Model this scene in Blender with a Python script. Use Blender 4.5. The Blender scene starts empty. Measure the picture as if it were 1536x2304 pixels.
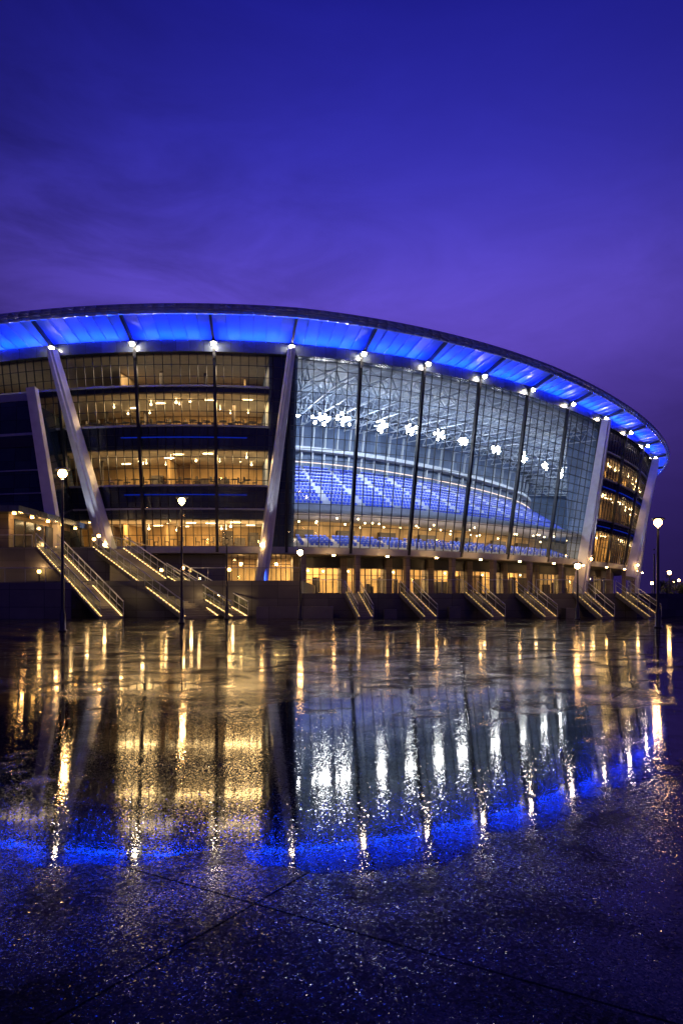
import bpy, math, random
import numpy as np
from mathutils import Vector
random.seed(7)
scene = bpy.context.scene
scene.view_settings.view_transform = 'Standard'
scene.view_settings.look = 'None'
scene.view_settings.exposure = 0
COL = scene.collection

# ------------------------------------------------------------------ materials
def new_mat(name):
    m = bpy.data.materials.new(name); m.use_nodes = True
    nt = m.node_tree
    for n in list(nt.nodes): nt.nodes.remove(n)
    out = nt.nodes.new('ShaderNodeOutputMaterial')
    return m, nt, out

def pmat(name, col, rough=0.6, metal=0.0, var=0.25, scale=1.5, bump=0.0, bscale=20, panel=None):
    m, nt, out = new_mat(name)
    N = nt.nodes.new; Lk = nt.links.new
    b = N('ShaderNodeBsdfPrincipled'); Lk(b.outputs[0], out.inputs[0])
    tc = N('ShaderNodeTexCoord')
    no = N('ShaderNodeTexNoise'); no.inputs['Scale'].default_value = scale; no.inputs['Detail'].default_value = 6
    Lk(tc.outputs['Object'], no.inputs['Vector'])
    mx = N('ShaderNodeMix'); mx.data_type = 'RGBA'
    mx.inputs[6].default_value = (*[c*(1-var) for c in col], 1)
    mx.inputs[7].default_value = (*[min(1, c*(1+var)) for c in col], 1)
    Lk(no.outputs['Fac'], mx.inputs[0])
    last = mx.outputs[2]
    if panel:
        sp = N('ShaderNodeSeparateXYZ'); Lk(tc.outputs['Object'], sp.inputs[0])
        ad = N('ShaderNodeMath'); ad.operation = 'ADD'; Lk(sp.outputs[0], ad.inputs[0]); Lk(sp.outputs[1], ad.inputs[1])
        cb = N('ShaderNodeCombineXYZ'); Lk(ad.outputs[0], cb.inputs[0]); Lk(sp.outputs[2], cb.inputs[1])
        br = N('ShaderNodeTexBrick'); br.inputs['Scale'].default_value = 1.0
        br.inputs['Brick Width'].default_value = panel[0]; br.inputs['Row Height'].default_value = panel[1]
        br.inputs['Mortar Size'].default_value = 0.02; br.offset = 0.0
        br.inputs['Color1'].default_value = (1,1,1,1); br.inputs['Color2'].default_value = (.6,.6,.6,1); br.inputs['Mortar'].default_value = (.25,.25,.25,1)
        Lk(cb.outputs[0], br.inputs['Vector'])
        m2 = N('ShaderNodeMix'); m2.data_type = 'RGBA'; m2.blend_type = 'MULTIPLY'; m2.inputs[0].default_value = 1
        Lk(last, m2.inputs[6]); Lk(br.outputs['Color'], m2.inputs[7]); last = m2.outputs[2]
    Lk(last, b.inputs['Base Color'])
    b.inputs['Roughness'].default_value = rough; b.inputs['Metallic'].default_value = metal
    if bump:
        n2 = N('ShaderNodeTexNoise'); n2.inputs['Scale'].default_value = bscale; n2.inputs['Detail'].default_value = 4
        Lk(tc.outputs['Object'], n2.inputs['Vector'])
        bp = N('ShaderNodeBump'); bp.inputs['Strength'].default_value = bump; bp.inputs['Distance'].default_value = 0.02
        Lk(n2.outputs['Fac'], bp.inputs['Height']); Lk(bp.outputs[0], b.inputs['Normal'])
    return m

def emat(name, col, s):
    m, nt, out = new_mat(name)
    e = nt.nodes.new('ShaderNodeEmission'); e.inputs[0].default_value = (*col, 1); e.inputs[1].default_value = s
    nt.links.new(e.outputs[0], out.inputs[0]); return m

def glassmat(name, tint=(.78,.84,.9), refl=0.8, rough=0.02, ior=1.5):
    m, nt, out = new_mat(name); N = nt.nodes.new; Lk = nt.links.new
    t = N('ShaderNodeBsdfTransparent'); t.inputs[0].default_value = (*tint, 1)
    g = N('ShaderNodeBsdfGlossy'); g.inputs['Roughness'].default_value = rough; g.inputs[0].default_value = (.9,.95,1,1)
    f = N('ShaderNodeFresnel'); f.inputs[0].default_value = ior
    ml = N('ShaderNodeMath'); ml.operation = 'MULTIPLY'; ml.inputs[1].default_value = refl
    Lk(f.outputs[0], ml.inputs[0])
    mx = N('ShaderNodeMixShader'); Lk(ml.outputs[0], mx.inputs[0]); Lk(t.outputs[0], mx.inputs[1]); Lk(g.outputs[0], mx.inputs[2])
    Lk(mx.outputs[0], out.inputs[0]); return m

M = {}
M['truss'] = pmat('truss_steel', (.38,.42,.48), .5)
M['concdk'] = pmat('concrete_dark_panels', (.10,.10,.115), .5, bump=.3, panel=(2.4,1.2))
M['podium'] = pmat('podium_wall', (.075,.075,.085), .45, bump=.4, panel=(1.8,.9))
M['stone'] = pmat('stone_pier', (.22,.18,.14), .6, bump=.4, panel=(1.2,.8))
M['steel'] = pmat('steel_blue_grey', (.16,.18,.24), .35, .6)
M['rim'] = pmat('rim_steel', (.5,.56,.75), .25, .6)
M['dark'] = pmat('dark_metal', (.03,.034,.045), .35, .5)
M['slab'] = pmat('slab_fascia', (.075,.10,.16), .22, .3, panel=(1.4,3.0))
M['slablt'] = pmat('slab_edge_light', (.3,.32,.38), .5)
M['column'] = pmat('column_paint', (.55,.56,.63), .4, bump=.15, bscale=5)
M['soffit'] = pmat('soffit_panels_lit_blue', (.10,.22,.8), .5, var=.15, scale=.5)  # blue of the uplights put into the panel colour, mutes warm spill
M['beige'] = pmat('interior_plaster', (.5,.34,.16), .7, var=.7, scale=.5, panel=(1.7,3.2))
M['ceil'] = pmat('interior_ceiling', (.7,.56,.38), .7)
M['bowlceil'] = pmat('corrugated_roof_lining', (.2,.23,.28), .6, panel=(.9,.6))
M['bowlwall'] = pmat('stand_rear_wall', (.10,.15,.27), .6, panel=(3,1.5))
M['seat'] = pmat('seat_plastic_blue', (.014,.055,.5), .4, var=.35, scale=.8)
M['tread'] = pmat('stand_tread', (.33,.36,.46), .7)
M['furn'] = pmat('furniture_dark', (.035,.025,.02), .5)
M['glass'] = glassmat('facade_glass', (.88,.93,.99), 1.0)
M['glasswarm'] = glassmat('balustrade_glass', (.8,.85,.8), .9)
M['wingglass'] = pmat('wing_dark_glazing', (.03,.055,.11), .1, .3, panel=(1.3,1.3))
M['white'] = emat('floodlight_glow', (1,.97,.9), 110)
M['facade_l'] = emat('facade_lamp_glow', (1,.8,.55), 230)
M['warm'] = emat('warm_lamp_glow', (1,.54,.17), 90)
M['amber'] = emat('amber_downlight', (1,.5,.12), 30)
M['ceilglow'] = emat('ceiling_light_glow', (1,.68,.3), 16)
M['strip'] = emat('led_strip_warm', (1,.58,.2), 4.5)
M['stripdim'] = emat('led_strip_dim', (1,.58,.2), 1.5)
M['ledge'] = emat('ledge_light_warm', (1,.75,.6), 1.6)
M['stripblue'] = emat('led_strip_blue', (.01,.05,1), .3)
M['stripblueb'] = emat('led_strip_blue_bright', (.03,.1,1), 9)
M['leaf'] = pmat('foliage', (.035,.05,.025), .8)
M['bark'] = pmat('bark', (.06,.045,.03), .9)
M['stepm'] = pmat('wet_step_stone', (.17,.16,.15), .35, bump=.4)

# ------------------------------------------------------------------ object helpers
WL = {}
def link(o): COL.objects.link(o); return o
def empty(name, loc, parent=None, label=None, cat=None, group=None):
    e = bpy.data.objects.new(name, None); link(e)
    e.empty_display_size = .5
    loc = Vector(loc)
    if parent: e.parent = parent; e.location = loc - WL[parent.name]
    else: e.location = loc
    WL[e.name] = loc
    if label: e['label'] = label
    if cat: e['category'] = cat
    if group: e['group'] = group
    return e

class MB:
    def __init__(s): s.v=[]; s.f=[]; s.mi=[]; s.cur=0
    def quad(s, a,b,c,d):
        i=len(s.v); s.v += [tuple(a),tuple(b),tuple(c),tuple(d)]; s.f.append((i,i+1,i+2,i+3)); s.mi.append(s.cur)
    def hexa(s, p):
        i=len(s.v); s.v += [tuple(q) for q in p]
        for f in ((3,2,1,0),(4,5,6,7),(0,1,5,4),(1,2,6,5),(2,3,7,6),(3,0,4,7)):
            s.f.append(tuple(i+k for k in f)); s.mi.append(s.cur)
    def box(s, x0,y0,z0,x1,y1,z1):
        s.hexa([(x0,y0,z0),(x1,y0,z0),(x1,y1,z0),(x0,y1,z0),(x0,y0,z1),(x1,y0,z1),(x1,y1,z1),(x0,y1,z1)])
    def beam(s, a,b,w,d,side, w2=None,d2=None):
        a=Vector(a); b=Vector(b); ax=(b-a).normalized(); sd=Vector(side); sd=(sd-ax*sd.dot(ax)).normalized(); nn=ax.cross(sd)
        w2=w2 or w; d2=d2 or d
        def ring(p,ww,dd): return [p-sd*ww/2-nn*dd/2, p+sd*ww/2-nn*dd/2, p+sd*ww/2+nn*dd/2, p-sd*ww/2+nn*dd/2]
        s.hexa(ring(a,w,d)+ring(b,w2,d2))
    def tube(s, a,b,r,n=8,r2=None):
        a=Vector(a); b=Vector(b); ax=(b-a).normalized(); t=Vector((0,0,1)) if abs(ax.z)<.9 else Vector((1,0,0))
        u=ax.cross(t).normalized(); w=ax.cross(u); r2=r if r2 is None else r2
        i=len(s.v)
        for p,rr in ((a,r),(b,r2)):
            for k in range(n):
                an=2*math.pi*k/n; s.v.append(tuple(p+u*rr*math.cos(an)+w*rr*math.sin(an)))
        for k in range(n):
            s.f.append((i+k,i+(k+1)%n,i+n+(k+1)%n,i+n+k)); s.mi.append(s.cur)
        s.f.append(tuple(i+k for k in range(n))[::-1]); s.mi.append(s.cur)
        s.f.append(tuple(i+n+k for k in range(n))); s.mi.append(s.cur)
    def lathe(s, c, prof, n=16):
        c=Vector(c); i=len(s.v)
        for r,z in prof:
            for k in range(n):
                an=2*math.pi*k/n; s.v.append((c.x+r*math.cos(an),c.y+r*math.sin(an),c.z+z))
        for j in range(len(prof)-1):
            for k in range(n):
                s.f.append((i+j*n+k,i+j*n+(k+1)%n,i+(j+1)*n+(k+1)%n,i+(j+1)*n+k)); s.mi.append(s.cur)
    def ball(s,c,r,n=12):
        s.lathe(c,[(max(.001,r*math.sin(math.pi*j/8)),-r*math.cos(math.pi*j/8)) for j in range(9)],n)
    def disc_box(s,c,r,h,n=16):
        s.tube((c[0],c[1],c[2]),(c[0],c[1],c[2]+h),r,n)
    def obj(s, name, mats, parent=None, label=None, cat=None, group=None, kind=None, smooth=False, origin=None):
        v=np.array(s.v); 
        o3 = Vector(origin) if origin is not None else Vector(((v[:,0].min()+v[:,0].max())/2,(v[:,1].min()+v[:,1].max())/2,v[:,2].min()))
        me=bpy.data.meshes.new(name); me.from_pydata([(a[0]-o3.x,a[1]-o3.y,a[2]-o3.z) for a in s.v],[],s.f)
        if not isinstance(mats,(list,tuple)): mats=[mats]
        for m in mats: me.materials.append(m)
        for p,mi in zip(me.polygons,s.mi): p.material_index=mi; p.use_smooth=smooth
        me.update()
        o=bpy.data.objects.new(name,me); link(o)
        if parent: o.parent=parent; o.location=o3-WL[parent.name]
        else: o.location=o3
        WL[o.name]=o3
        if label: o['label']=label
        if cat: o['category']=cat
        if group: o['group']=group
        if kind: o['kind']=kind
        return o

def area(loc,target,sx,sy,power,col,parent,name='light_source'):
    l=bpy.data.lights.new(name,'AREA'); l.shape='RECTANGLE'; l.size=sx; l.size_y=sy; l.energy=power; l.color=col
    o=bpy.data.objects.new(name,l); link(o); loc=Vector(loc)
    o.rotation_euler=(Vector(target)-loc).to_track_quat('-Z','Y').to_euler()
    o.parent=parent; o.location=loc-WL[parent.name]; return o
def point(loc,power,col,r,parent,name='light_source'):
    l=bpy.data.lights.new(name,'POINT'); l.energy=power; l.color=col; l.shadow_soft_size=r
    o=bpy.data.objects.new(name,l); link(o); o.parent=parent; o.location=Vector(loc)-WL[parent.name]; return o
def spot(loc,target,power,col,ang,parent,name='light_source'):
    l=bpy.data.lights.new(name,'SPOT'); l.energy=power; l.color=col; l.spot_size=math.radians(ang); l.spot_blend=.6; l.shadow_soft_size=.15
    o=bpy.data.objects.new(name,l); link(o); loc=Vector(loc)
    o.rotation_euler=(Vector(target)-loc).to_track_quat('-Z','Y').to_euler()
    o.parent=parent; o.location=loc-WL[parent.name]; return o

# ------------------------------------------------------------------ stadium plan curve
L=25.0
us=list(range(-3,17))
xs=[-2.13,-1.82,-1.49,-1.156,-.8195,-.5124,-.2029,.0737,.3596,.6275,.905,1.1716,1.4428,1.722,1.992,2.238,2.44,2.52,2.5,2.36]
ys=[3.6,3.33,3.17,3.08,3.009,3.0035,3.052,3.131,3.269,3.441,3.672,3.944,4.229,4.632,5.04,5.466,5.93,6.45,7.0,7.5]
px=np.polyfit(us,np.array(xs)*L,6); py=np.polyfit(us,np.array(ys)*L,6)
dpx=np.polyder(px); dpy=np.polyder(py)
def P(u,o,z):
    x=np.polyval(px,u); y=np.polyval(py,u); tx=np.polyval(dpx,u); ty=np.polyval(dpy,u); l=math.hypot(tx,ty)
    return Vector((x+ty/l*o, y-tx/l*o, z))
def T(u):
    tx=np.polyval(dpx,u); ty=np.polyval(dpy,u); l=math.hypot(tx,ty); return Vector((tx/l,ty/l,0))
def Nn(u): t=T(u); return Vector((t.y,-t.x,0))
def lz(z): return -3.0*(26.6-z)/20.0
U0,U1=-3,15
def sweep(mb,u0,u1,prof,step=.25,closed=True,caps=True):
    n=max(1,int(math.ceil((u1-u0)/step))); i0=len(mb.v); m=0
    for k in range(n+1):
        u=u0+(u1-u0)*k/n
        pr=prof(u) if callable(prof) else prof
        m=len(pr)
        for o,z in pr: mb.v.append(tuple(P(u,o,z)))
    for k in range(n):
        for j in range(m if closed else m-1):
            a=i0+k*m+j; b=i0+k*m+(j+1)%m
            mb.f.append((a,b,b+m,a+m)); mb.mi.append(mb.cur)
    if closed and caps:
        mb.f.append(tuple(i0+j for j in range(m))); mb.mi.append(mb.cur)
        mb.f.append(tuple(i0+n*m+j for j in range(m))[::-1]); mb.mi.append(mb.cur)
def sobj(name,u0,u1,prof,mat,parent,**k):
    mb=MB(); sweep(mb,u0,u1,prof); return mb.obj(name,mat,parent,**k)

stadium=empty('stadium',(5,110,0),label='large oval glass stadium with blue lit roof and leaning columns',cat='stadium')

# ---- roof canopy
roof=empty('roof_canopy',P(4,0,26.6),stadium)
def zr(u): return float(np.interp(u,[-3,3,5,7,9,11,13,15],[28.7,29,28.6,28.4,28.0,27.8,27.5,27.2]))
def ov(u): return float(np.interp(u,[-3,5,9,11,13,15],[4.3,4.3,3.5,3.0,2.8,2.8]))
mb=MB()
for dz,do,r in ((-.02,0,.12),(-.28,.24,.08),(-.52,.26,.08),(-.80,.05,.13)):
    n=144
    for k in range(n):
        a=U0+(U1-U0)*k/n; b=U0+(U1-U0)*(k+1)/n
        mb.tube(P(a,ov(a)+do,zr(a)+dz),P(b,ov(b)+do,zr(b)+dz),r,8)
for k in range(18*6):
    a=U0+k/6
    mb.tube(P(a,ov(a),zr(a)-.05),P(a,ov(a)+.25,zr(a)-.28),.05,5)
    mb.tube(P(a,ov(a)+.25,zr(a)-.28),P(a,ov(a)+.26,zr(a)-.52),.05,5)
    mb.tube(P(a,ov(a)+.05,zr(a)-.78),P(a,ov(a)+.26,zr(a)-.52),.05,5)
mb.obj('roof_rim',M['rim'],roof,smooth=True)
sobj('gutter',U0,U1,lambda u:[(ov(u)-.1,zr(u)-.2),(ov(u)-.1,zr(u)-.6),(ov(u)-.5,zr(u)-.6),(ov(u)-.5,zr(u)-.2)],M['steel'],roof)
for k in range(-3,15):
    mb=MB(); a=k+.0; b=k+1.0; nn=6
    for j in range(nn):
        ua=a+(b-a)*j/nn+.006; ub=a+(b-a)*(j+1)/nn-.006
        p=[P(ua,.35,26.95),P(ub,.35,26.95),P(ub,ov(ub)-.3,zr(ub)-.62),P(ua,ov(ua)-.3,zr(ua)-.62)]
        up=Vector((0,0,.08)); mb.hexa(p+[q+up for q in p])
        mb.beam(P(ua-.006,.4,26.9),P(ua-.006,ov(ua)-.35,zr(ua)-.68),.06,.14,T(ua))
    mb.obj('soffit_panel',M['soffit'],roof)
sobj('roof_deck',U0,U1,lambda u:[(ov(u)-.5,zr(u)-.45),(ov(u)-.5,zr(u)-.2),(-8,29.2),(-27,29.4),(-27,28.6),(.4,27.2)],M['dark'],roof)
sobj('fascia_band',U0,U1,[(.3,25.8),(.3,26.9),(-.8,26.9),(-.8,25.8)],M['slab'],stadium)
for k in range(-3,16):
    mb=MB(); 
    a=P(k,.2,26.3); b=P(k,ov(k)-.2,zr(k)-.75)
    mb.beam(a,b,.26,.4,T(k),.22,.35)
    mb.beam(P(k,.2,25.2),P(k,.2,26.6),.3,.3,T(k))
    mb.obj('roof_bracket',M['dark'],roof)
    if k<15:
        area(P(k+.5,.72,26.3),P(k+.5,2.5,28.4),6.6,.15,640,(.003,.055,1),roof,'blue_uplight')
    fl=empty('floodlight',P(k,.75,26.6),stadium)
    mb=MB(); mb.ball(P(k,.95,26.38),.225); mb.obj('lamp_globe',M['facade_l'],fl,smooth=True)
    mb=MB(); c=P(k,.9,26.64); mb.lathe(c,[(.001,.12),(.3,.1),(.4,.0),(.45,-.14),(.4,-.06),(.001,.0)],14); mb.obj('lamp_housing',M['dark'],fl)

# ---- curtain wall bays
ZB,ZT=6.7,25.8
rows=17
for k in range(-3,15):
    bay=empty('glass_bay',P(k+.5,lz(ZB),ZB),stadium)
    nc=9 if (k<3 or k>=9) else 6
    mb=MB()
    for i in range(nc):
        for j in range(rows):
            ua=k+i/nc; ub=k+(i+1)/nc; za=ZB+(ZT-ZB)*j/rows; zb=ZB+(ZT-ZB)*(j+1)/rows
            r=[random.uniform(-.012,.012) for _ in range(3)]
            mb.quad(P(ua,lz(za)+r[0],za),P(ub,lz(za)+r[1],za),P(ub,lz(zb)+r[2],zb),P(ua,lz(zb)+r[0]+r[2]-r[1],zb))
    mb.obj('glass_panes',M['glass'],bay)
    mb=MB()
    for i in range(1,nc):
        u=k+i/nc; mb.beam(P(u,lz(ZB)+.02,ZB),P(u,lz(ZT)+.02,ZT),.07 if nc==9 else .055,.12,T(u))
    for j in range(rows+1):
        z=ZB+(ZT-ZB)*j/rows
        for i in range(nc):
            ua=k+i/nc; ub=k+(i+1)/nc
            mb.beam(P(ua,lz(z)+.03,z),P(ub,lz(z)+.03,z),.07,.055,Nn(ua))
    mb.obj('glazing_frame',M['dark'],bay)
for k in range(-3,16):
    mb=MB(); mb.beam(P(k,lz(6.1)+.25,6.1),P(k,.25,26.4),.3,.4,T(k)); mb.obj('mullion_post',M['dark'],stadium)

# ---- leaning columns
def column(ut,ub,zt,zb,ot,ob,w1,w2):
    mb=MB(); a=P(ub,ob,zb); b=P(ut,ot,zt)
    t=T(ut); mb.beam(a,b,w2,1.5,t,w1,1.0)
    mb.beam(a+Nn(ub)*.9,b+Nn(ut)*.62,w2*.35,.35,t,w1*.35,.3)
    o=mb.obj('leaning_column',M['column'],stadium)
    md=o.modifiers.new('bevel','BEVEL'); md.width=.06; md.segments=2
column(0.0,.55,26.2,5.6,.9,lz(6.6)+.9,.75,1.35)
column(3.0,2.62,26.2,2.7,.9,lz(2.7)+.9,.7,1.25)
column(9.0,8.95,26.2,1.75,.9,lz(1.75)+.9,.8,1.5)
column(12.0,11.2,26.2,4.5,.9,lz(4.5)+.9,.8,1.6)
column(13.5,13.1,26.0,1.75,.9,lz(1.75)+.9,.8,1.6)
for (ut,ub,zb) in ((0,.55,6.9),(3,2.62,6.9),(9,8.95,6.9),(12,11.2,6.9)):
    spot(P(ub,lz(zb)+4.2,zb-1),P((ut+ub)/2,.5,15),1600,(.88,.92,1),42,stadium,'column_uplight')
    mb=MB(); mb.ball(P(ub,lz(6.6)+2.0,6.75),.16); mb.obj('column_lamp',M['warm'],stadium,smooth=True)

# ---- floors and slabs
def slab(u0,u1,z0,z1,deep=-11,m='slab',proud=-.12):
    sobj('floor_slab',u0,u1,[(lz(z0)+proud,z0),(lz(z1)+proud,z1),(deep,z1),(deep,z0)],M[m],stadium)
LVL=[(18.7,22.1),(12.9,16.5),(6.75,9.5)]
LVR=[(18.7,22.1),(12.9,17.2),(6.75,11.2)]
for (u0,u1,D,LV) in ((-3,2.72,-10.6,LVL),(9.3,15,-5.2,LVR)):
    slab(u0,u1,22.1,22.7,D-.4); slab(u0,u1,LV[1][1],18.7,D-.4)
    if u0<0: slab(u0,u1,10.7,12.9,D-.4); slab(u0,u1,9.5,10.65,D-.4)
    else: slab(u0,u1,11.2,12.9,D-.4)
    for z in (10.5,18.75,22.6,12.85)[(0 if u0<0 else 1):]:
        sobj('slab_trim',u0,u1,[(lz(z)+.2,z-.08),(lz(z)+.2,z+.1),(lz(z)-.3,z+.1),(lz(z)-.3,z-.08)],M['slablt'],stadium)
    for z in (17.6,11.9):
        a=max(u0,.75 if u0<0 else u0); sobj('led_strip',a,u1-.3,[(lz(z)+.12,z),(lz(z)+.12,z+.07),(lz(z)-.05,z+.07),(lz(z)-.05,z)],M['stripblue'],stadium)
    for (z0,z1) in LV+[(22.7,25.8)]:
        sobj('interior_wall',u0,u1,[(D,z0),(D,z1),(D-.3,z1),(D-.3,z0)],M['beige'],stadium)
        sobj('interior_ceiling',u0,u1,[(lz(z1)-.5,z1-.12),(lz(z1)-.5,z1-.01),(D+.1,z1-.01),(D+.1,z1-.12)],M['ceil'],stadium)
        n=int((u1-u0)/.3)
        for i in range(n):
            u=u0+.2+i*.3+random.uniform(-.1,.1)
            if u>u1-.15: continue
            mb=MB(); o=D+1.2+random.random()*(-D-5.2 if D<-8 else .5); c=P(u,o,z0)
            t=T(u); q=random.random()
            if q<.28:
                mb.beam(P(u,o,(z0+z1)/2),P(u,D+.05,(z0+z1)/2),.2,(z1-z0-.3),t); mb.obj('partition_wall',M['beige'],stadium)
            elif q<.5:
                mb.tube(c,c+Vector((0,0,z1-z0-.15)),.2,10); mb.obj('interior_column',M['furn'],stadium)
            elif q<.85:
                hh=random.uniform(1.2,2.4); mb.beam(P(u-.1,D+.6,z0+hh/2),P(u+.1,D+.6,z0+hh/2),.5,hh,Nn(u)); mb.obj('bar_cabinet',M['furn'],stadium)
sobj('bowl_lining',9.25,15,[(-5.75,6.7),(-5.75,25.7),(-5.9,25.7),(-5.9,6.7)],M['bowlwall'],stadium)
slab(U0,U1,6.0,6.68,-14,'slablt',.35)
sobj('ground_floor_soffit',U0,U1,[(lz(6.5),5.9),(lz(6.5),5.99),(-14,5.99),(-14,5.9)],M['stone'],stadium)
sobj('screen_wall',2.78,3.08,[(lz(6.7)-.2,6.7),(lz(25.7)-.2,25.7),(lz(25.7)-.5,25.7),(lz(6.7)-.5,6.7)],M['slab'],stadium)
for u,dp in ((2.74,-11),(3.1,-24),(9.27,-5.7),(15.3,-24.5)):
    mb=MB(); p=[P(u-.02,lz(6.7)-.4,6.7),P(u+.02,lz(6.7)-.4,6.7),P(u+.02,dp,6.7),P(u-.02,dp,6.7)]
    q=[P(u-.02,-.5,26.4),P(u+.02,-.5,26.4),P(u+.02,dp,26.4),P(u-.02,dp,26.4)]
    mb.hexa(p+q); mb.obj('cross_wall',M['bowlwall'],stadium)

WARM=(1,.6,.22)
for (z0,z1),pw in zip(LVL,(980,880,900)):
    for u,k in ((.75,1.0),(1.6,.55),(2.35,1.3)):
        area(P(u,-5.5,z1-.2),P(u,-5.6,z0),4.0,3.0,pw*k*random.uniform(.75,1.25),WARM,stadium,'ceiling_panel_light')
for (z0,z1) in LVR:
    for u,k in ((10.0,1),(11.6,.6),(12.9,.8)):
        area(P(u,-3.6,z1-.2),P(u,-3.7,z0),7,2.0,760*k,WARM,stadium,'ceiling_panel_light')
for u,pw in ((.9,460),(2.2,460),(-1,330)): area(P(u,-5.5,25.5),P(u,-5.6,22.7),5.5,4.5,pw,(1,.7,.38),stadium,'ceiling_panel_light')
area(P(-.2,-5.5,9.3),P(-.2,-5.6,6.7),5.5,4.5,400,WARM,stadium,'ceiling_panel_light')
for LV,a,b,dd in ((LVL,.3,2.6,6.5),(LVR,9.5,13,1.4)):
    for (z0,z1) in LV:
        n=int((b-a)*6.5)
        for i in range(n):
            u=a+(b-a)*(i+.5)/n+random.uniform(-.17,.17); o=lz(z1)-1.0-random.random()*dd
            c=P(u,o,z1-.3-random.random()*.4)
            mb=MB()
            if random.random()<.65: mb.ball(c,random.uniform(.06,.14),10); mb.tube(c+Vector((0,0,.1)),(c.x,c.y,z1-.12),.012,5)
            else: mb.beam(P(u-.07,o,z1-.18),P(u+.07,o,z1-.18),.14,.05,Nn(u))
            mb.obj('ceiling_light',M['ceilglow'],stadium,smooth=False)

# ---- bowl interior
UE=15.3
sobj('bowl_ceiling',3.1,UE,[(-.9,25.75),(-.9,25.9),(-25,26.6),(-25,26.4)],M['bowlceil'],stadium)
sobj('rear_wall',3.1,UE,[(-24.2,6.7),(-24.2,26.4),(-24.6,26.4),(-24.6,6.7)],M['bowlwall'],stadium)
sobj('rear_light_ledge',3.1,15,[(-22.6,19.25),(-22.6,19.34),(-22.8,19.34),(-22.8,19.25)],M['ledge'],stadium)
for k in range(31):
    u=3.2+k*.38
    mb=MB(); mb.beam(P(u,-23.9,18.7),P(u,-23.0,24.6),.18,.3,T(u)); mb.obj('rear_wall_pier',M['truss'],stadium)
sobj('upper_gallery',3.1,15.2,[(-22.6,20.9),(-22.6,21.4),(-24.1,21.4),(-24.1,20.9)],M['truss'],stadium)
stand=empty('seating_stand',P(7,-17,12),stadium)
ROWS=12; RD=.85; RZ=.56
prof=[]
for r in range(ROWS):
    o=-12-r*RD; z=12.0+r*RZ
    prof += [(o,z),(o-RD,z)]
prof=[(-12,10.6)]+prof+[(-22.2,17.5),(-22.2,10.6)]
sobj('terrace_steps',3.1,15.25,prof,M['tread'],stand)
sobj('stand_parapet',3.1,15.25,[(-11.7,10.7),(-11.7,12.5),(-11.95,12.5),(-11.95,10.7)],M['tread'],stand)
def seat_geo(mb,p,t,n,k=1.0):
    f=n
    a=p+Vector((0,0,.34*k))
    mb.hexa([a-t*.22*k-f*.02,a+t*.22*k-f*.02,a+t*.22*k+f*.36*k,a-t*.22*k+f*.36*k]+[q+Vector((0,0,.06)) for q in (a-t*.22*k-f*.02,a+t*.22*k-f*.02,a+t*.22*k+f*.36*k,a-t*.22*k+f*.36*k)])
    b=p+Vector((0,0,.02))-f*.06; c=b+Vector((0,0,.6*k))-f*.08
    mb.hexa([b-t*.2*k-f*.03,b+t*.2*k-f*.03,b+t*.2*k+f*.03,b-t*.2*k+f*.03,c-t*.25*k-f*.03,c+t*.25*k-f*.03,c+t*.25*k+f*.03,c-t*.25*k+f*.03])
pos=[]
for r in range(ROWS):
    o=-12.55-r*RD; z=12.0+r*RZ
    u=3.15
    while u<15.2:
        d=math.hypot(np.polyval(dpx,u),np.polyval(dpy,u))
        if (u*1.2)%1.0>.15: pos.append((u,o,z))
        u+=.66/max(5.0,d+o*0.03)
pos.sort(key=lambda q:P(*q).y)
near=pos[:100]; rest=pos[100:]
for q in near:
    mb=MB(); seat_geo(mb,P(*q),T(q[0]),Nn(q[0]),.74); mb.obj('stadium_seat',M['seat'],stand)
mb=MB()
for q in rest: seat_geo(mb,P(*q),T(q[0]),Nn(q[0]),.74)
mb.obj('stadium_seats',M['seat'],stand,kind='stuff')
sobj('concourse_slab',3.12,9.25,[(lz(10.3)-.12,10.25),(lz(10.3)-.12,10.65),(-11.6,10.65),(-11.6,10.25)],M['slablt'],stadium)
sobj('concourse_wall',3.12,13.5,[(-11.2,6.7),(-11.2,10.25),(-11.5,10.25),(-11.5,6.7)],M['beige'],stadium)
low=empty('lower_seating',P(6,-6,6.7),stadium)
prof=[]
for r in range(4):
    o=-4.2-r*.8; z=7.0+r*.3
    prof+=[(o,z),(o-.8,z)]
sobj('terrace_steps',3.15,9.2,[(-4.2,6.7)]+prof+[(-7.4,6.7)],M['tread'],low)
mb=MB()
for r in range(4):
    u=3.3
    while u<9.15:
        if (u*2.1)%1.0>.18: seat_geo(mb,P(u,-4.7-r*.8,7.0+r*.3),T(u),Nn(u),.75)
        u+=.66/8
mb.obj('stadium_seats',M['seat'],low,kind='stuff')
for u in (3.8,5.1,6.4,7.6,8.6):
    area(P(u,-6,10.1),P(u,-6.5,6.7),8,2.5,1250,(1,.68,.34),stadium,'ceiling_panel_light')
for i in range(34):
    uu=3.25+i*.172+random.uniform(-.06,.06); mb=MB(); mb.ball(P(uu,-2.6-random.random()*7,9.9-random.random()*.6),.1,10); mb.obj('ceiling_light',M['ceilglow'],stadium,smooth=True)
for u in (3.55,4.4,5.3,6.2,7.1,8.0,8.7):
    mb=MB(); mb.beam(P(u-.18,-10.3,8.6),P(u+.18,-10.3,8.6),.5,1.2,Nn(u)); mb.obj('kiosk_counter',M['furn'],stadium)
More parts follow.
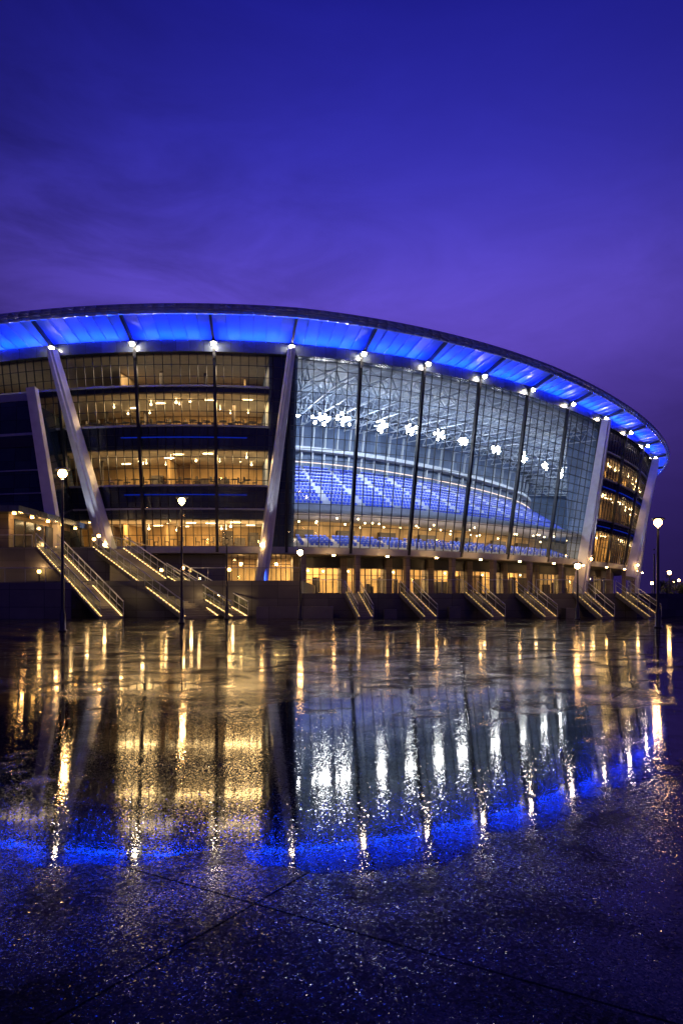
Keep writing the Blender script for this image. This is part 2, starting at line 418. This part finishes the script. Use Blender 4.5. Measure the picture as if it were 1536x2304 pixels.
for i in range(26):
    u=3.3+i*.45
    mb=MB(); n=10
    for j in range(n):
        oa=-1.2-21*j/n; ob=-1.2-21*(j+1)/n; om=(oa+ob)/2
        mb.tube(P(u,oa,23.9),P(u,ob,23.9),.08,6); mb.tube(P(u,oa,25.5),P(u,ob,25.5),.07,6)
        mb.tube(P(u,oa,23.9),P(u,om,25.5),.06,5); mb.tube(P(u,om,25.5),P(u,ob,23.9),.06,5)
        if j%2==0 and i<25: 
            v=u+.45; mb.tube(P(u,oa,23.9),P(v,oa,25.5),.06,5); mb.tube(P(u,oa,25.5),P(v,oa,23.9),.05,5)
    mb.obj('roof_truss',M['truss'],stadium)
for i,u in enumerate((3.35,4.05,4.6,5.5,6.2,6.9,7.5,8.4,9.3,10.1,10.9,11.7,12.5)):
    zf=22.9+(i%3-1)*.12
    fb=empty('floodlight_bank',P(u,-13,zf-.3),stadium)
    t=T(u); n=Nn(u); c=P(u,-13,zf)
    mb=MB(); mb2=MB(); done=[]; tries=0
    ring=[(0,0,random.uniform(.3,.38))]
    while len(ring)<8 and tries<300:
        tries+=1
        a=random.uniform(-1.1,1.1); b=random.uniform(-.7,.7); rr=random.uniform(.1,.24)
        if (a/1.15)**2+(b/.75)**2>1: continue
        if any(math.hypot(a-x,b-y)<rr+r2+.015 for x,y,r2 in ring): continue
        ring.append((a,b,rr))
    for a,b,rr in ring:
        q=c+t*a+Vector((0,0,b))
        mb.tube(q,q+n*.05-Vector((0,0,.02)),rr,16); mb2.tube(q-n*.35,q-n*.01,.1,10,rr+.015)
    mb.obj('lamp_face',M['white'],fb); mb2.beam(c-t*1.1-n*.3,c+t*1.1-n*.3,.1,.1,n); mb2.tube(c-n*.3,c-n*.3+Vector((0,0,1.5)),.05,6); mb2.obj('lamp_frame',M['dark'],fb)
    area(c+n*.6,P(u,-19,13),2,1.2,1550,(.9,.95,1),fb,'flood_and_fill_source')
    if i%2==0: area(P(u+.5,-11,21.5),P(u+.5,-13,26),3,1.0,360,(.65,.82,1),fb,'flood_and_fill_source')  # added upward fill that brightens trusses and ceiling, apart from the flood lamps
area(P(13.6,-10,23.5),P(14,-18,13),3,1.5,2200,(.8,.9,1),stadium,'flood_and_fill_source')

# ---- ground floor under the bowl
sobj('lobby_rear_wall',-3,14,[(-12.5,0),(-12.5,6),(-12.9,6),(-12.9,0)],M['beige'],stadium)
u=3.25; ii=0
while u<11.8:
    mb=MB(); c=P(u,-2.6,1.7); mb.beam(c,P(u,-2.6,5.88),.55,.55,T(u)); mb.obj('arcade_column',M['stone'],stadium)
    sobj('stone_pier',u-.06,u+.06,[(-6.2,1.7),(-6.2,5.88),(-7.4,5.88),(-7.4,1.7)],M['stone'],stadium)
    a=u+.06; b=u+.79
    sobj('door_header',a,b,[(-6.6,4.7),(-6.6,5.88),(-6.9,5.88),(-6.9,4.7)],M['dark'],stadium)
    ent=empty('entrance_door',P((a+b)/2,-6.7,1.75),stadium)
    mb=MB(); mbg=MB(); nn=6
    for i in range(nn+1):
        v=a+(b-a)*i/nn; mb.beam(P(v,-6.7,1.75),P(v,-6.7,4.7),.1,.1,T(v))
        if i<nn:
            w=a+(b-a)*(i+1)/nn
            for z in (1.85,3.9,4.65): mb.beam(P(v,-6.7,z),P(w,-6.7,z),.1,.07,Nn(v))
            mbg.quad(P(v,-6.75,1.75),P(w,-6.75,1.75),P(w,-6.75,4.7),P(v,-6.75,4.7))
    mb.obj('door_frame',M['dark'],ent); mbg.obj('door_glass',M['glass'],ent)
    area(P((a+b)/2,-9.8,5.6),P((a+b)/2,-10.0,1.8),3,3,(1200,700,1000,350)[ii%4],(1,.6,.24),stadium,'lobby_light')
    for j in range(3):
        v=a+(b-a)*random.random(); hh=random.uniform(.9,2.6)
        mb=MB(); mb.beam(P(v-.03,-8.4-random.random()*2.5,1.75+hh/2),P(v+.04,-8.4-random.random()*2.5,1.75+hh/2),.5,hh,Nn(v)); mb.obj('lobby_counter',M['furn'],stadium)
    for j in range(2):
        v=a+(b-a)*random.random(); mb=MB(); mb.ball(P(v,-7.8-random.random()*2,4.2+random.random()*.3),.11,8); mb.obj('ceiling_light',M['ceilglow'],stadium,smooth=True)
    mb=MB(); c=P(u+.42,-1.4,5.86); mb.disc_box((c.x,c.y,c.z-.12),.15,.11); mb.obj('downlight',M['warm'],stadium)
    point(c-Vector((0,0,.4)),45,(1,.56,.2),.12,stadium,'downlight_source')
    u+=.85; ii+=1
sobj('undercroft_wall',-3,2.1,[(-4.2,2.5),(-4.2,5.88),(-4.6,5.88),(-4.6,2.5)],M['concdk'],stadium)
for (a,b) in ((2.1,2.55),(2.72,3.1)):
    ent=empty('entrance_door',P((a+b)/2,-4.4,2.7),stadium)
    mb=MB(); mbg=MB(); nn=5
    for i in range(nn+1):
        v=a+(b-a)*i/nn; mb.beam(P(v,-4.3,2.7),P(v,-4.3,5.88),.08,.1,T(v))
        if i<nn:
            w=a+(b-a)*(i+1)/nn
            for z in (2.8,4.9): mb.beam(P(v,-4.3,z),P(w,-4.3,z),.1,.07,Nn(v))
            mbg.quad(P(v,-4.35,2.7),P(w,-4.35,2.7),P(w,-4.35,5.88),P(v,-4.35,5.88))
    mb.obj('door_frame',M['dark'],ent); mbg.obj('door_glass',M['glass'],ent)
    area(P((a+b)/2,-8.5,5.7),P((a+b)/2,-8.6,2),3,3,700,(1,.6,.24),stadium,'lobby_light')
    mb=MB(); mb.ball(P((a+b)/2,-6.4,5.0),.16,10); mb.obj('ceiling_light',M['warm'],stadium,smooth=True)
sobj('blue_light_strip',2.66,2.675,[(lz(3)+1.9,3.0),(lz(3)+1.9,5.6),(lz(3)+1.8,5.6),(lz(3)+1.8,3.0)],M['stripblueb'],stadium)

# ---- projecting side wing
wing=empty('side_wing',(-40,74,5.5),stadium)
mb=MB()
mb.hexa([(-55,79,5.5),(-27.6,72.6,5.5),(-27,80,5.5),(-55,90,5.5),(-55,79,20.3),(-29.9,72.4,20.3),(-29.5,80,20.3),(-55,90,20.3)])
mb.obj('wing_wall',M['wingglass'],wing)
for z,m,h in ((17.0,'slablt',.25),(15.9,'dark',.9),(13.6,'slablt',.12),(11.4,'slablt',.1),(9.2,'slablt',.1),(20.3,'slablt',.7)):
    mb=MB(); k=(z-5.5)/14.8; xr=-27.6-2.3*k
    mb.hexa([(-55,78.7,z),(xr+.1,72.3,z),(xr+.1,72.8,z),(-55,79.2,z),(-55,78.7,z+h),(xr+.1,72.3,z+h),(xr+.1,72.8,z+h),(-55,79.2,z+h)]); mb.obj('wing_band',M[m],wing)
mb=MB(); mb.beam((-26.9,71.8,5.5),(-29.4,71.8,21.3),1.1,1.0,(1,0,0),.85,.9); mb.obj('wing_column',M['column'],wing)
spot((-25,66,6.5),(-29,72,16),600,(1,.85,.65),60,wing,'column_uplight')

# ------------------------------------------------------------------ dining furniture
def chair(c,ang,g):
    mb=MB(); ca,sa=math.cos(ang),math.sin(ang)
    def R(x,y,z): return (c.x+x*ca-y*sa,c.y+x*sa+y*ca,c.z+z)
    def bx(x0,y0,z0,x1,y1,z1): mb.hexa([R(x0,y0,z0),R(x1,y0,z0),R(x1,y1,z0),R(x0,y1,z0),R(x0,y0,z1),R(x1,y0,z1),R(x1,y1,z1),R(x0,y1,z1)])
    bx(-.23,-.22,.43,.23,.22,.49)
    for x in (-.21,.17):
        for y in (-.2,.16): bx(x,y,0,x+.04,y+.04,.43)
    bx(-.22,.18,.5,.22,.22,.98)
    mb.obj('dining_chair',M['furn'],None,label='dark upholstered dining chair beside the window glass',cat='chair',group='restaurant chairs')
def table(c):
    mb=MB(); mb.lathe(c,[(.001,.0),(.25,.0),(.25,.03),(.04,.06),(.04,.7),(.42,.71),(.42,.75),(.001,.75)],12)
    mb.obj('dining_table',M['furn'],None,label='round pedestal dining table on restaurant floor',cat='table',group='restaurant tables')
for (z0,z1) in LVL:
    for (a,b,st) in ((.62 if z0<18 else .35,2.6,.22),(9.6,11.9,.4)):
        if z0<7: st*=2
        u=a
        while u<b:
            o=lz(z0)-.7-random.random()*.5
            c=P(u,o,z0+.005); table(c)
            t=T(u)
            chair(c-t*.75,math.pi/2+random.uniform(-.3,.3)+0,0); chair(c+t*.75,-math.pi/2+random.uniform(-.3,.3),0)
            u+=st*random.uniform(.8,1.2)

# ------------------------------------------------------------------ podium and terraces
def prism(name,poly,z0,z1,mat,**k):
    mb=MB(); n=len(poly)
    mb.v=[(x,y,z0) for x,y in poly]+[(x,y,z1) for x,y in poly]
    mb.f=[tuple(range(n))[::-1],tuple(range(n,2*n))]+[(i,(i+1)%n,n+(i+1)%n,n+i) for i in range(n)]
    mb.mi=[0]*(n+2)
    return mb.obj(name,mat,None,**k)
prism('podium',[(-2.9,55),(21.5,55),(30,62),(46,86),(62,112),(72,142),(60,200),(-2.9,200)],-.4,1.75,M['podium'],label='dark panelled podium carrying the stadium entrances',cat='podium')
prism('podium',[(-60,57),(-2.95,57),(-2.95,200),(-60,200)],-.4,2.7,M['podium'],label='raised dark stone podium below the restaurant wing',cat='podium')
prism('podium',[(-6,54.5),(-2.95,54.5),(-2.95,56.95),(-19.5,56.95),(-12,55.5)],-.4,2.68,M['podium'],label='dark stone podium block beside the stairs',cat='podium')
prism('terrace',[(-60,61),(-22,61),(-19,62),(-19,78),(-60,78)],2.6,5.5,M['podium'],label='upper dark stone terrace at the top of the stairs',cat='terrace')
prism('retaining_wall',[(-60,52),(-18.6,52),(-26,60.9),(-60,60.9)],-.4,2.5,M['concdk'],label='dark concrete retaining wall beside the plaza stairs',cat='wall')
pav=empty('pavilion',(-36,67,5.5),label='low flat roofed pavilion with amber soffit lights',cat='pavilion')
mb=MB(); mb.box(-46,62,5.5,-27.3,76,8.3); mb.obj('wall',M['stone'],pav)
mb=MB(); mb.box(-47,60.2,8.3,-25.7,77,8.8); mb.obj('roof',M['slab'],pav)
for i in range(6):
    y=63+i*2.2; mb=MB(); mb.box(-27.28,y,5.7,-27.2,y+1.7,8.0); mb.obj('window',M['wingglass'],pav)
for (x,y) in ((-26.5,61.2),(-26.4,64.5),(-26.4,68),(-26.4,71.5),(-26.4,75)):
    mb=MB(); mb.disc_box((x,y,8.2),.14,.09); mb.obj('downlight',M['amber'],pav)
for (x,y) in ((-26.5,62.5),(-26.4,70)): point((x,y,7.8),90,(1,.5,.15),.1,pav)

def stairs(top,bot,z,w,nst,label,group,railh=1.0,big=False):
    top=Vector((*top,0)); bot=Vector((*bot,0)); d=(bot-top); ln=d.length; d.normalize(); s=Vector((-d.y,d.x,0))
    if s.y<0: s=-s
    Z=Vector((0,0,1))
    e=empty('staircase',(bot.x,bot.y,0),label=label,cat='stairs',group=group)
    mb=MB()
    run=ln/nst; rise=z/nst
    for i in range(nst):
        zz=z-rise*i
        a=top+d*run*i; b=a+d*(run+.03)
        p=[a,b,b+s*w,a+s*w]
        mb.hexa([q+Z*(zz-.05) for q in p]+[q+Z*(zz-.002) for q in p])
        r0=a+d*run; p=[r0,r0+d*.02,r0+d*.02+s*w,r0+s*w]
        mb.hexa([q+Z*(zz-rise-.02) for q in p]+[q+Z*(zz-.05) for q in p])
    mb.obj('steps',M['stepm'],e)
    for side in (-.1,w+.02):
        a=top+s*side; b=bot+s*side
        mb=MB()
        p=[a+Z*(z-.22),b+Z*-.2,b+s*.08+Z*-.2,a+s*.08+Z*(z-.22),a+Z*(z+.08),b+Z*.1,b+s*.08+Z*.1,a+s*.08+Z*(z+.08)]
        mb.hexa(p); mb.obj('stringer',M['concdk'],e)
        mb=MB(); m=s*.04; mb.quad(a+m+Z*(z+.14),b+m+Z*.16,b+m+Z*(.2+railh-.1),a+m+Z*(z+.08+railh)); bal=mb.obj('balustrade',M['glasswarm'],e)
        mb=MB(); mb.tube(a+m+Z*(z+.17+railh-.05),b+m+Z*(.17+railh),.045 if big else .03,8); mb.tube(a+m+Z*(z+.6),b+m+Z*.62,.02,6)
        k=max(3,int(ln/1.0))
        for i in range(k+1):
            q=a+(b-a)*i/k+m; zz=z*(1-i/k)+.1; mb.tube(q+Z*zz,q+Z*(zz+railh),.022,6)
        mb.obj('handrail',M['slablt'],bal)
        q=s*(.14 if side<0 else -.06); mb=MB(); mb.tube(a+q+Z*(z+.1),b+q+Z*.14,.03 if big else .02,6); mb.obj('light_strip',M['strip'] if big else M['stripdim'],bal)
    for f in ((.15,.4,.65,.9) if big else (.5,)):
        q=top+d*ln*f+s*w*.5; point((q.x,q.y,z*(1-f)+1.1),50 if big else 16,(1,.62,.25),.1,e,'step_fill')  # unseen fill points added above the flight to brighten the steps
g='plaza staircases'
big='long stone staircase with warm lit glass balustrades'
stairs((-24.6,61),(-16.6,52.2),5.5,1.6,32,big,g,big=True)
stairs((-20.4,62),(-10.8,52.2),5.5,2.8,32,big,g,big=True)
stairs((-13.6,59),(-7.6,52.6),3.0,1.3,18,big,g,big=True)
sm='short entrance staircase with lit handrails against the podium'
for (xt,xb) in ((.3,1.2),(4.3,5.7),(9.0,10.4),(12.7,14.0),(16.9,17.9),(20.0,21.2)):
    stairs((xt,55),(xb,52.0),1.75,1.0,11,sm,g,.8)
for (a,b,h) in ((-6,-.6,.8),(3.0,3.9,.6),(7.6,8.4,.8),(15.8,16.4,.7)):
    prism('planter_wall',[(a,53.2),(b,53.2),(b,54.4),(a,54.4)],-.3,h,M['concdk'],label='low dark stone planter wall on the plaza edge',cat='planter',group='planter walls')
def balus(a,b,z,lab='glass balustrade with steel handrail on the podium edge'):
    a=Vector((*a,z)); b=Vector((*b,z)); e=empty('balustrade',a,label=lab,cat='railing',group='podium balustrades'); Z=Vector((0,0,1))
    mb=MB(); mb.quad(a,b,b+Z*.95,a+Z*.95); mb.obj('glass_panel',M['glasswarm'],e)
    mb=MB(); mb.tube(a+Z,b+Z,.03,8); n=max(2,int((b-a).length/1.4))
    for i in range(n+1):
        q=a+(b-a)*i/n; mb.tube(q,q+Z,.02,6)
    mb.obj('handrail',M['slablt'],e)
for a,b in (((-2.8,55.1),(.1,55.1)),((1.8,55.1),(4.1,55.1)),((5.8,55.1),(8.8,55.1)),((10.5,55.1),(12.5,55.1)),((14.2,55.1),(16.7,55.1)),((18.4,55.1),(19.8,55.1))): balus(a,b,1.75)
balus((-40,52.1),(-19,52.1),2.5); balus((-40,61.1),(-25,61.1),5.5); balus((-18.9,62.1),(-18.9,75),5.5); balus((-11.5,57.1),(-3,57.1),2.7)

for (x,y,z) in ((-24.2,60.5,2.5),(-29.5,58,2.5),(-20.0,62.3,5.5),(-21.6,66,5.5),(-15,63,2.7),(-12.2,58,2.7),(-9.2,62,2.7),(-27,54,2.5)):
    e=empty('bollard_lamp',(x,y,z),label='short bollard lamp glowing amber on the terrace',cat='lamp',group='terrace lamps')
    mb=MB(); mb.tube((x,y,z),(x,y,z+.9),.07,10); mb.disc_box((x,y,z+1.14),.14,.04); mb.obj('post',M['dark'],e)
    mb=MB(); mb.ball((x,y,z+1.02),.15,10); mb.obj('lamp_globe',M['amber'],e,smooth=True); point((x,y,z+1.4),55,(1,.55,.2),.1,e)

# ------------------------------------------------------------------ street lamps
def street_lamp(x,y,h,lit=True,r=.32,pw=260,z=0):
    e=empty('street_lamp',(x,y,z),label='tall dark street lamp with glowing dish head' if lit else 'tall dark unlit pole standing on the plaza',cat='street lamp',group='plaza street lamps')
    mb=MB(); mb.lathe((x,y,z),[(.001,0),(.2,0),(.2,.06),(.13,.1),(.13,.75),(.1,.85),(.075,1.0),(.055,h-.6),(.05,h-.42),(.001,h-.42)],14); mb.obj('pole',M['dark'],e,smooth=True)
    mb=MB(); mb.lathe((x,y,z+h),[(.05,-.45),(.09,-.42),(.11,-.39),(.05,-.38)],16)
    mb.lathe((x,y,z+h),[(.001,.08),(r*.7,.07),(r,.02),(r*1.02,-.03),(r*.9,.0),(.001,.02)],20)
    mb.obj('lamp_shade',M['dark'],e,smooth=True)
    if lit:
        mb=MB(); mb.lathe((x,y,z+h),[(.001,-.36),(.09,-.34),(.16,-.27),(.19,-.18),(.17,-.09),(.1,-.02),(.001,-.01)],16); mb.obj('lamp_globe',M['warm'],e,smooth=True)
        point((x,y,z+h-.55),pw,(1,.58,.24),.1,e,'lamp_source')
street_lamp(-12.4,33.6,7.2); street_lamp(-9.15,43.3,7.2); street_lamp(15.7,37.5,5.4)
street_lamp(-7.66,50.5,5.4,False,.08)
street_lamp(-2.76,50.5,4.65,True,.3,120); street_lamp(15.8,50.6,3.75,True,.3,100)
street_lamp(34.7,80,4.2,True,.3,120); street_lamp(27.3,66,5.6,False,.08)
street_lamp(46,112,3.6,True,.3,80); street_lamp(58,130,4.4,True,.3,80); street_lamp(66,150,4.4,True,.3,80)

# ------------------------------------------------------------------ trees far off
def tree(x,y,h,w):
    e=empty('tree',(x,y,0),label='dark leafy tree standing beyond the plaza',cat='tree',group='trees beyond the plaza')
    mb=MB(); mb.tube((x,y,0),(x,y,h*.5),.22,8,.12)
    for i in range(5):
        an=i*1.3; mb.tube((x,y,h*.35+i*.2),(x+w*.4*math.cos(an),y+w*.4*math.sin(an),h*.7),.09,5,.03)
    mb.obj('trunk',M['bark'],e)
    mb=MB()
    cl=[(random.gauss(0,w*.3),random.gauss(0,w*.3),h*.62+random.gauss(0,h*.15),random.uniform(.5,1.1)) for _ in range(22)]
    for c in cl:
        for _ in range(60):
            p=Vector((x+c[0]+random.gauss(0,c[3]*.5),y+c[1]+random.gauss(0,c[3]*.5),max(.8,c[2]+random.gauss(0,c[3]*.45))))
            a=Vector((random.gauss(0,1),random.gauss(0,1),random.gauss(0,1))).normalized()*.16; b=a.orthogonal().normalized()*.12
            mb.quad(p-a,p-b,p+a,p+b)
    mb.obj('crown',M['leaf'],e)
for i in range(14):
    y=125+random.random()*50; tree(y*.42+2+i*2.3+random.uniform(-1,1),y,random.uniform(3.5,6),random.uniform(3,4.5))

# ------------------------------------------------------------------ ground
ylist=[-40,-20,-10]+[i*1.0 for i in range(-5,31)]+[35,40,50,60,80,120,200,400,900,2500]
xlist=[-2500,-900,-300,-100,-50,-20,-10,-5,0,5,10,20,50,100,300,900,2500]
def gz(y):
    if y>=24: return 0.0
    t=24-max(y,-5); s=.022
    return -s*t*t/(2*24)
mb=MB()
for y in ylist:
    for x in xlist: mb.v.append((x,y,gz(y)))
nx=len(xlist)
for j in range(len(ylist)-1):
    for i in range(nx-1):
        a=j*nx+i; mb.f.append((a,a+1,a+nx+1,a+nx)); mb.mi.append(0)
m,nt,out=new_mat('wet_paving'); N=nt.nodes.new; Lk=nt.links.new
def math_(op,a,b=None,c=None):
    n=N('ShaderNodeMath'); n.operation=op
    for i,v in enumerate((a,b,c)):
        if v is None: continue
        if isinstance(v,(int,float)): n.inputs[i].default_value=v
        else: Lk(v,n.inputs[i])
    return n.outputs[0]
def vmath(op,a,b=None,scale=None,out=0):
    n=N('ShaderNodeVectorMath'); n.operation=op
    for i,v in enumerate((a,b)):
        if v is None: continue
        if isinstance(v,tuple): n.inputs[i].default_value=v
        else: Lk(v,n.inputs[i])
    if scale is not None:
        if isinstance(scale,(int,float)): n.inputs['Scale'].default_value=scale
        else: Lk(scale,n.inputs['Scale'])
    return n.outputs[out]
def mixf(fac,a,b):
    n=N('ShaderNodeMix'); n.data_type='FLOAT'; Lk(fac,n.inputs[0])
    for i,v in ((2,a),(3,b)):
        if isinstance(v,(int,float)): n.inputs[i].default_value=v
        else: Lk(v,n.inputs[i])
    return n.outputs[0]
def mrange(v,a,b,c,d,smooth=False):
    r=N('ShaderNodeMapRange'); Lk(v,r.inputs['Value']); r.inputs['From Min'].default_value=a; r.inputs['From Max'].default_value=b; r.inputs['To Min'].default_value=c; r.inputs['To Max'].default_value=d
    if smooth: r.interpolation_type='SMOOTHSTEP'
    return r.outputs[0]
tc=N('ShaderNodeTexCoord'); OBJ=tc.outputs['Object']
sp=N('ShaderNodeSeparateXYZ'); Lk(OBJ,sp.inputs[0]); X,Y=sp.outputs[0],sp.outputs[1]
def noise(scale,detail=3,vec=None,rough=.5,dist=0):
    n=N('ShaderNodeTexNoise'); n.inputs['Scale'].default_value=scale; n.inputs['Detail'].default_value=detail; n.inputs['Roughness'].default_value=rough; n.inputs['Distortion'].default_value=dist
    Lk(vec or OBJ,n.inputs['Vector']); return n.outputs['Fac']
fc=N('ShaderNodeFloatCurve'); cu=fc.mapping.curves[0]
pts=[(0,.60),(.15,.60),(.19,.50),(.225,.40),(.3,.40),(.4,.45),(.5,.42),(.7,.45),(1,.46)]
cu.points[0].location=pts[0]; cu.points[1].location=pts[-1]
for p in pts[1:-1]: cu.points.new(*p)
fc.mapping.update()
Lk(math_('DIVIDE',Y,60.0),fc.inputs['Value'])
edge=math_('SUBTRACT',math_('SUBTRACT',Y,4.75),math_('MULTIPLY',math_('MAXIMUM',math_('SUBTRACT',X,.6),0.0),.9))
nearm=mrange(edge,-.7,.9,.22,.66)
big=noise(.22,5,dist=.4); med=noise(1.3,5)
s=math_('ADD',math_('MULTIPLY',math_('SUBTRACT',big,.5),1.0),math_('MULTIPLY',math_('SUBTRACT',med,.5),.7))
s=math_('ADD',s,math_('MINIMUM',fc.outputs[0],nearm))
PUD=mrange(s,.43,.47,0,1,True)
ang=math.radians(31.8)
ca,sa=math.cos(ang),math.sin(ang)
x0,y0=-.5,4.35
xx=math_('SUBTRACT',X,x0); yy=math_('SUBTRACT',Y,y0)
A=math_('SUBTRACT',math_('MULTIPLY',xx,ca),math_('MULTIPLY',yy,sa)); B=math_('ADD',math_('MULTIPLY',xx,sa),math_('MULTIPLY',yy,ca))
def joint(v,per):
    q=math_('ABSOLUTE',math_('SUBTRACT',math_('FRACT',math_('ADD',math_('DIVIDE',v,per),.5)),.5))
    q=math_('MULTIPLY',q,per)
    return mrange(q,.006,.013,1,0)
J=math_('MAXIMUM',joint(A,4.2),joint(B,4.2))
J2=math_('MULTIPLY',J,math_('SUBTRACT',.85,math_('MULTIPLY',PUD,.7)))
grain=noise(60,5,rough=.75)
base=N('ShaderNodeMix'); base.data_type='RGBA'; base.inputs[6].default_value=(.012,.010,.012,1); base.inputs[7].default_value=(.065,.055,.05,1); Lk(mrange(grain,.35,.7,0,1),base.inputs[0])
b2=N('ShaderNodeMix'); b2.data_type='RGBA'; b2.inputs[7].default_value=(.004,.004,.005,1); Lk(base.outputs[2],b2.inputs[6]); Lk(math_('MAXIMUM',J2,math_('MULTIPLY',PUD,.7)),b2.inputs[0])
b=N('ShaderNodeBsdfPrincipled'); Lk(b2.outputs[2],b.inputs['Base Color']); b.inputs['IOR'].default_value=1.38
rd=mrange(noise(2.5,4),.3,.7,.06,.13)
Lk(mixf(PUD,rd,.02),b.inputs['Roughness'])
hf=math_('ADD',math_('MULTIPLY',noise(45,3,rough=.6),.00022),math_('MULTIPLY',noise(5,2),.0002))
rip=math_('ADD',math_('MULTIPLY',noise(4.5,2),.00030),math_('MULTIPLY',noise(22,2),.00012))
bp=N('ShaderNodeBump'); bp.inputs['Strength'].default_value=1; bp.inputs['Distance'].default_value=1; Lk(mixf(PUD,hf,rip),bp.inputs['Height'])
def facets(scale):
    v=N('ShaderNodeTexVoronoi'); v.inputs['Scale'].default_value=scale; Lk(OBJ,v.inputs['Vector'])
    w=vmath('MULTIPLY',vmath('SUBTRACT',v.outputs['Color'],(.5,.5,.5)),(.5,1,0))
    ln=vmath('LENGTH',w,out=1); l2=math_('MULTIPLY',ln,ln)
    return vmath('SCALE',w,scale=math_('MULTIPLY',math_('MULTIPLY',l2,l2),22.0))
fsum=vmath('ADD',facets(100),vmath('SCALE',facets(180),scale=.8))
nrm=vmath('NORMALIZE',vmath('ADD',bp.outputs[0],vmath('SCALE',fsum,scale=mixf(PUD,.13,.04))))
Lk(nrm,b.inputs['Normal'])
df=N('ShaderNodeBsdfDiffuse'); Lk(b2.outputs[2],df.inputs[0])
patch=mrange(noise(.9,5,rough=.6,dist=.6),.36,.64,.18,.62)
wet=mrange(math_('ADD',math_('MULTIPLY',math_('SUBTRACT',noise(38,4,rough=.7),.5),1.4),patch),.15,.55,.12,.92)
pwet=mrange(noise(1.7,5,rough=.65,dist=.8),.3,.6,.66,.97)
wet=math_('MULTIPLY',mixf(PUD,wet,pwet),math_('SUBTRACT',1.0,math_('MULTIPLY',J2,.9)))
ms=N('ShaderNodeMixShader'); Lk(wet,ms.inputs[0]); Lk(df.outputs[0],ms.inputs[1]); Lk(b.outputs[0],ms.inputs[2])
Lk(ms.outputs[0],out.inputs[0])
mb.obj('ground',m,None,kind='structure',smooth=True,origin=(0,0,0),label='wet dark plaza paving with puddles and slab joints')

# ------------------------------------------------------------------ world
w=bpy.data.worlds.new('World'); scene.world=w; w.use_nodes=True; nt=w.node_tree
for n in list(nt.nodes): nt.nodes.remove(n)
N=nt.nodes.new; Lk=nt.links.new
out=N('ShaderNodeOutputWorld'); bg=N('ShaderNodeBackground'); Lk(bg.outputs[0],out.inputs[0])
tc=N('ShaderNodeTexCoord'); sp=N('ShaderNodeSeparateXYZ'); Lk(tc.outputs['Generated'],sp.inputs[0])
cr=N('ShaderNodeValToRGB'); el=cr.color_ramp.elements
st=[(0,(.022,.012,.085)),(.14,(.038,.021,.16)),(.24,(.078,.042,.33)),(.34,(.135,.082,.60)),(.42,(.075,.054,.54)),(.50,(.034,.03,.42)),(.60,(.014,.014,.28)),(.66,(.009,.009,.2)),(1,(.003,.003,.07))]
el[0].position=0; el[0].color=(*st[0][1],1); el[1].position=1; el[1].color=(*st[-1][1],1)
for p,c in st[1:-1]:
    e=el.new(p); e.color=(*c,1)
cr.color_ramp.interpolation='B_SPLINE'
Lk(sp.outputs[2],cr.inputs[0])
dx=math_('SUBTRACT',sp.outputs[0],.07); f=math_('SUBTRACT',1.0,math_('MULTIPLY',math_('MULTIPLY',dx,dx),2.8)); f=math_('MAXIMUM',f,.35)
mp=N('ShaderNodeMapping'); mp.inputs['Scale'].default_value=(1.3,1.0,3.6); mp.inputs['Rotation'].default_value=(0,.28,0); Lk(tc.outputs['Generated'],mp.inputs['Vector'])
cn=N('ShaderNodeTexNoise'); cn.inputs['Scale'].default_value=4.2; cn.inputs['Detail'].default_value=9; cn.inputs['Roughness'].default_value=.6; cn.inputs['Distortion'].default_value=.5; Lk(mp.outputs[0],cn.inputs['Vector'])
cm=N('ShaderNodeMapRange'); Lk(cn.outputs['Fac'],cm.inputs['Value']); cm.inputs['From Min'].default_value=.34; cm.inputs['From Max'].default_value=.66; cm.inputs['To Min'].default_value=-.3; cm.inputs['To Max'].default_value=.25
cw=N('ShaderNodeMapRange'); Lk(sp.outputs[0],cw.inputs['Value']); cw.inputs['From Min'].default_value=.1; cw.inputs['From Max'].default_value=-.4; cw.inputs['To Min'].default_value=.35; cw.inputs['To Max'].default_value=1.4
ch=N('ShaderNodeMapRange'); Lk(sp.outputs[2],ch.inputs['Value']); ch.inputs['From Min'].default_value=.4; ch.inputs['From Max'].default_value=.56; ch.inputs['To Min'].default_value=1; ch.inputs['To Max'].default_value=.35
f=math_('MULTIPLY',f,math_('ADD',1.0,math_('MULTIPLY',math_('MULTIPLY',cm.outputs[0],cw.outputs[0]),ch.outputs[0])))
vm=N('ShaderNodeVectorMath'); vm.operation='SCALE'; Lk(cr.outputs[0],vm.inputs[0]); Lk(f,vm.inputs['Scale'])
Lk(vm.outputs[0],bg.inputs[0]); bg.inputs[1].default_value=1.0

# ------------------------------------------------------------------ camera
cam=bpy.data.cameras.new('camera'); co=bpy.data.objects.new('camera',cam); link(co)
cam.sensor_fit='HORIZONTAL'; cam.sensor_width=36; cam.lens=36*1700/1536; cam.shift_y=188/1536
cam.clip_start=.1; cam.clip_end=6000
co.location=(0,0,1.6); co.rotation_euler=(math.radians(90),0,0)
scene.camera=co
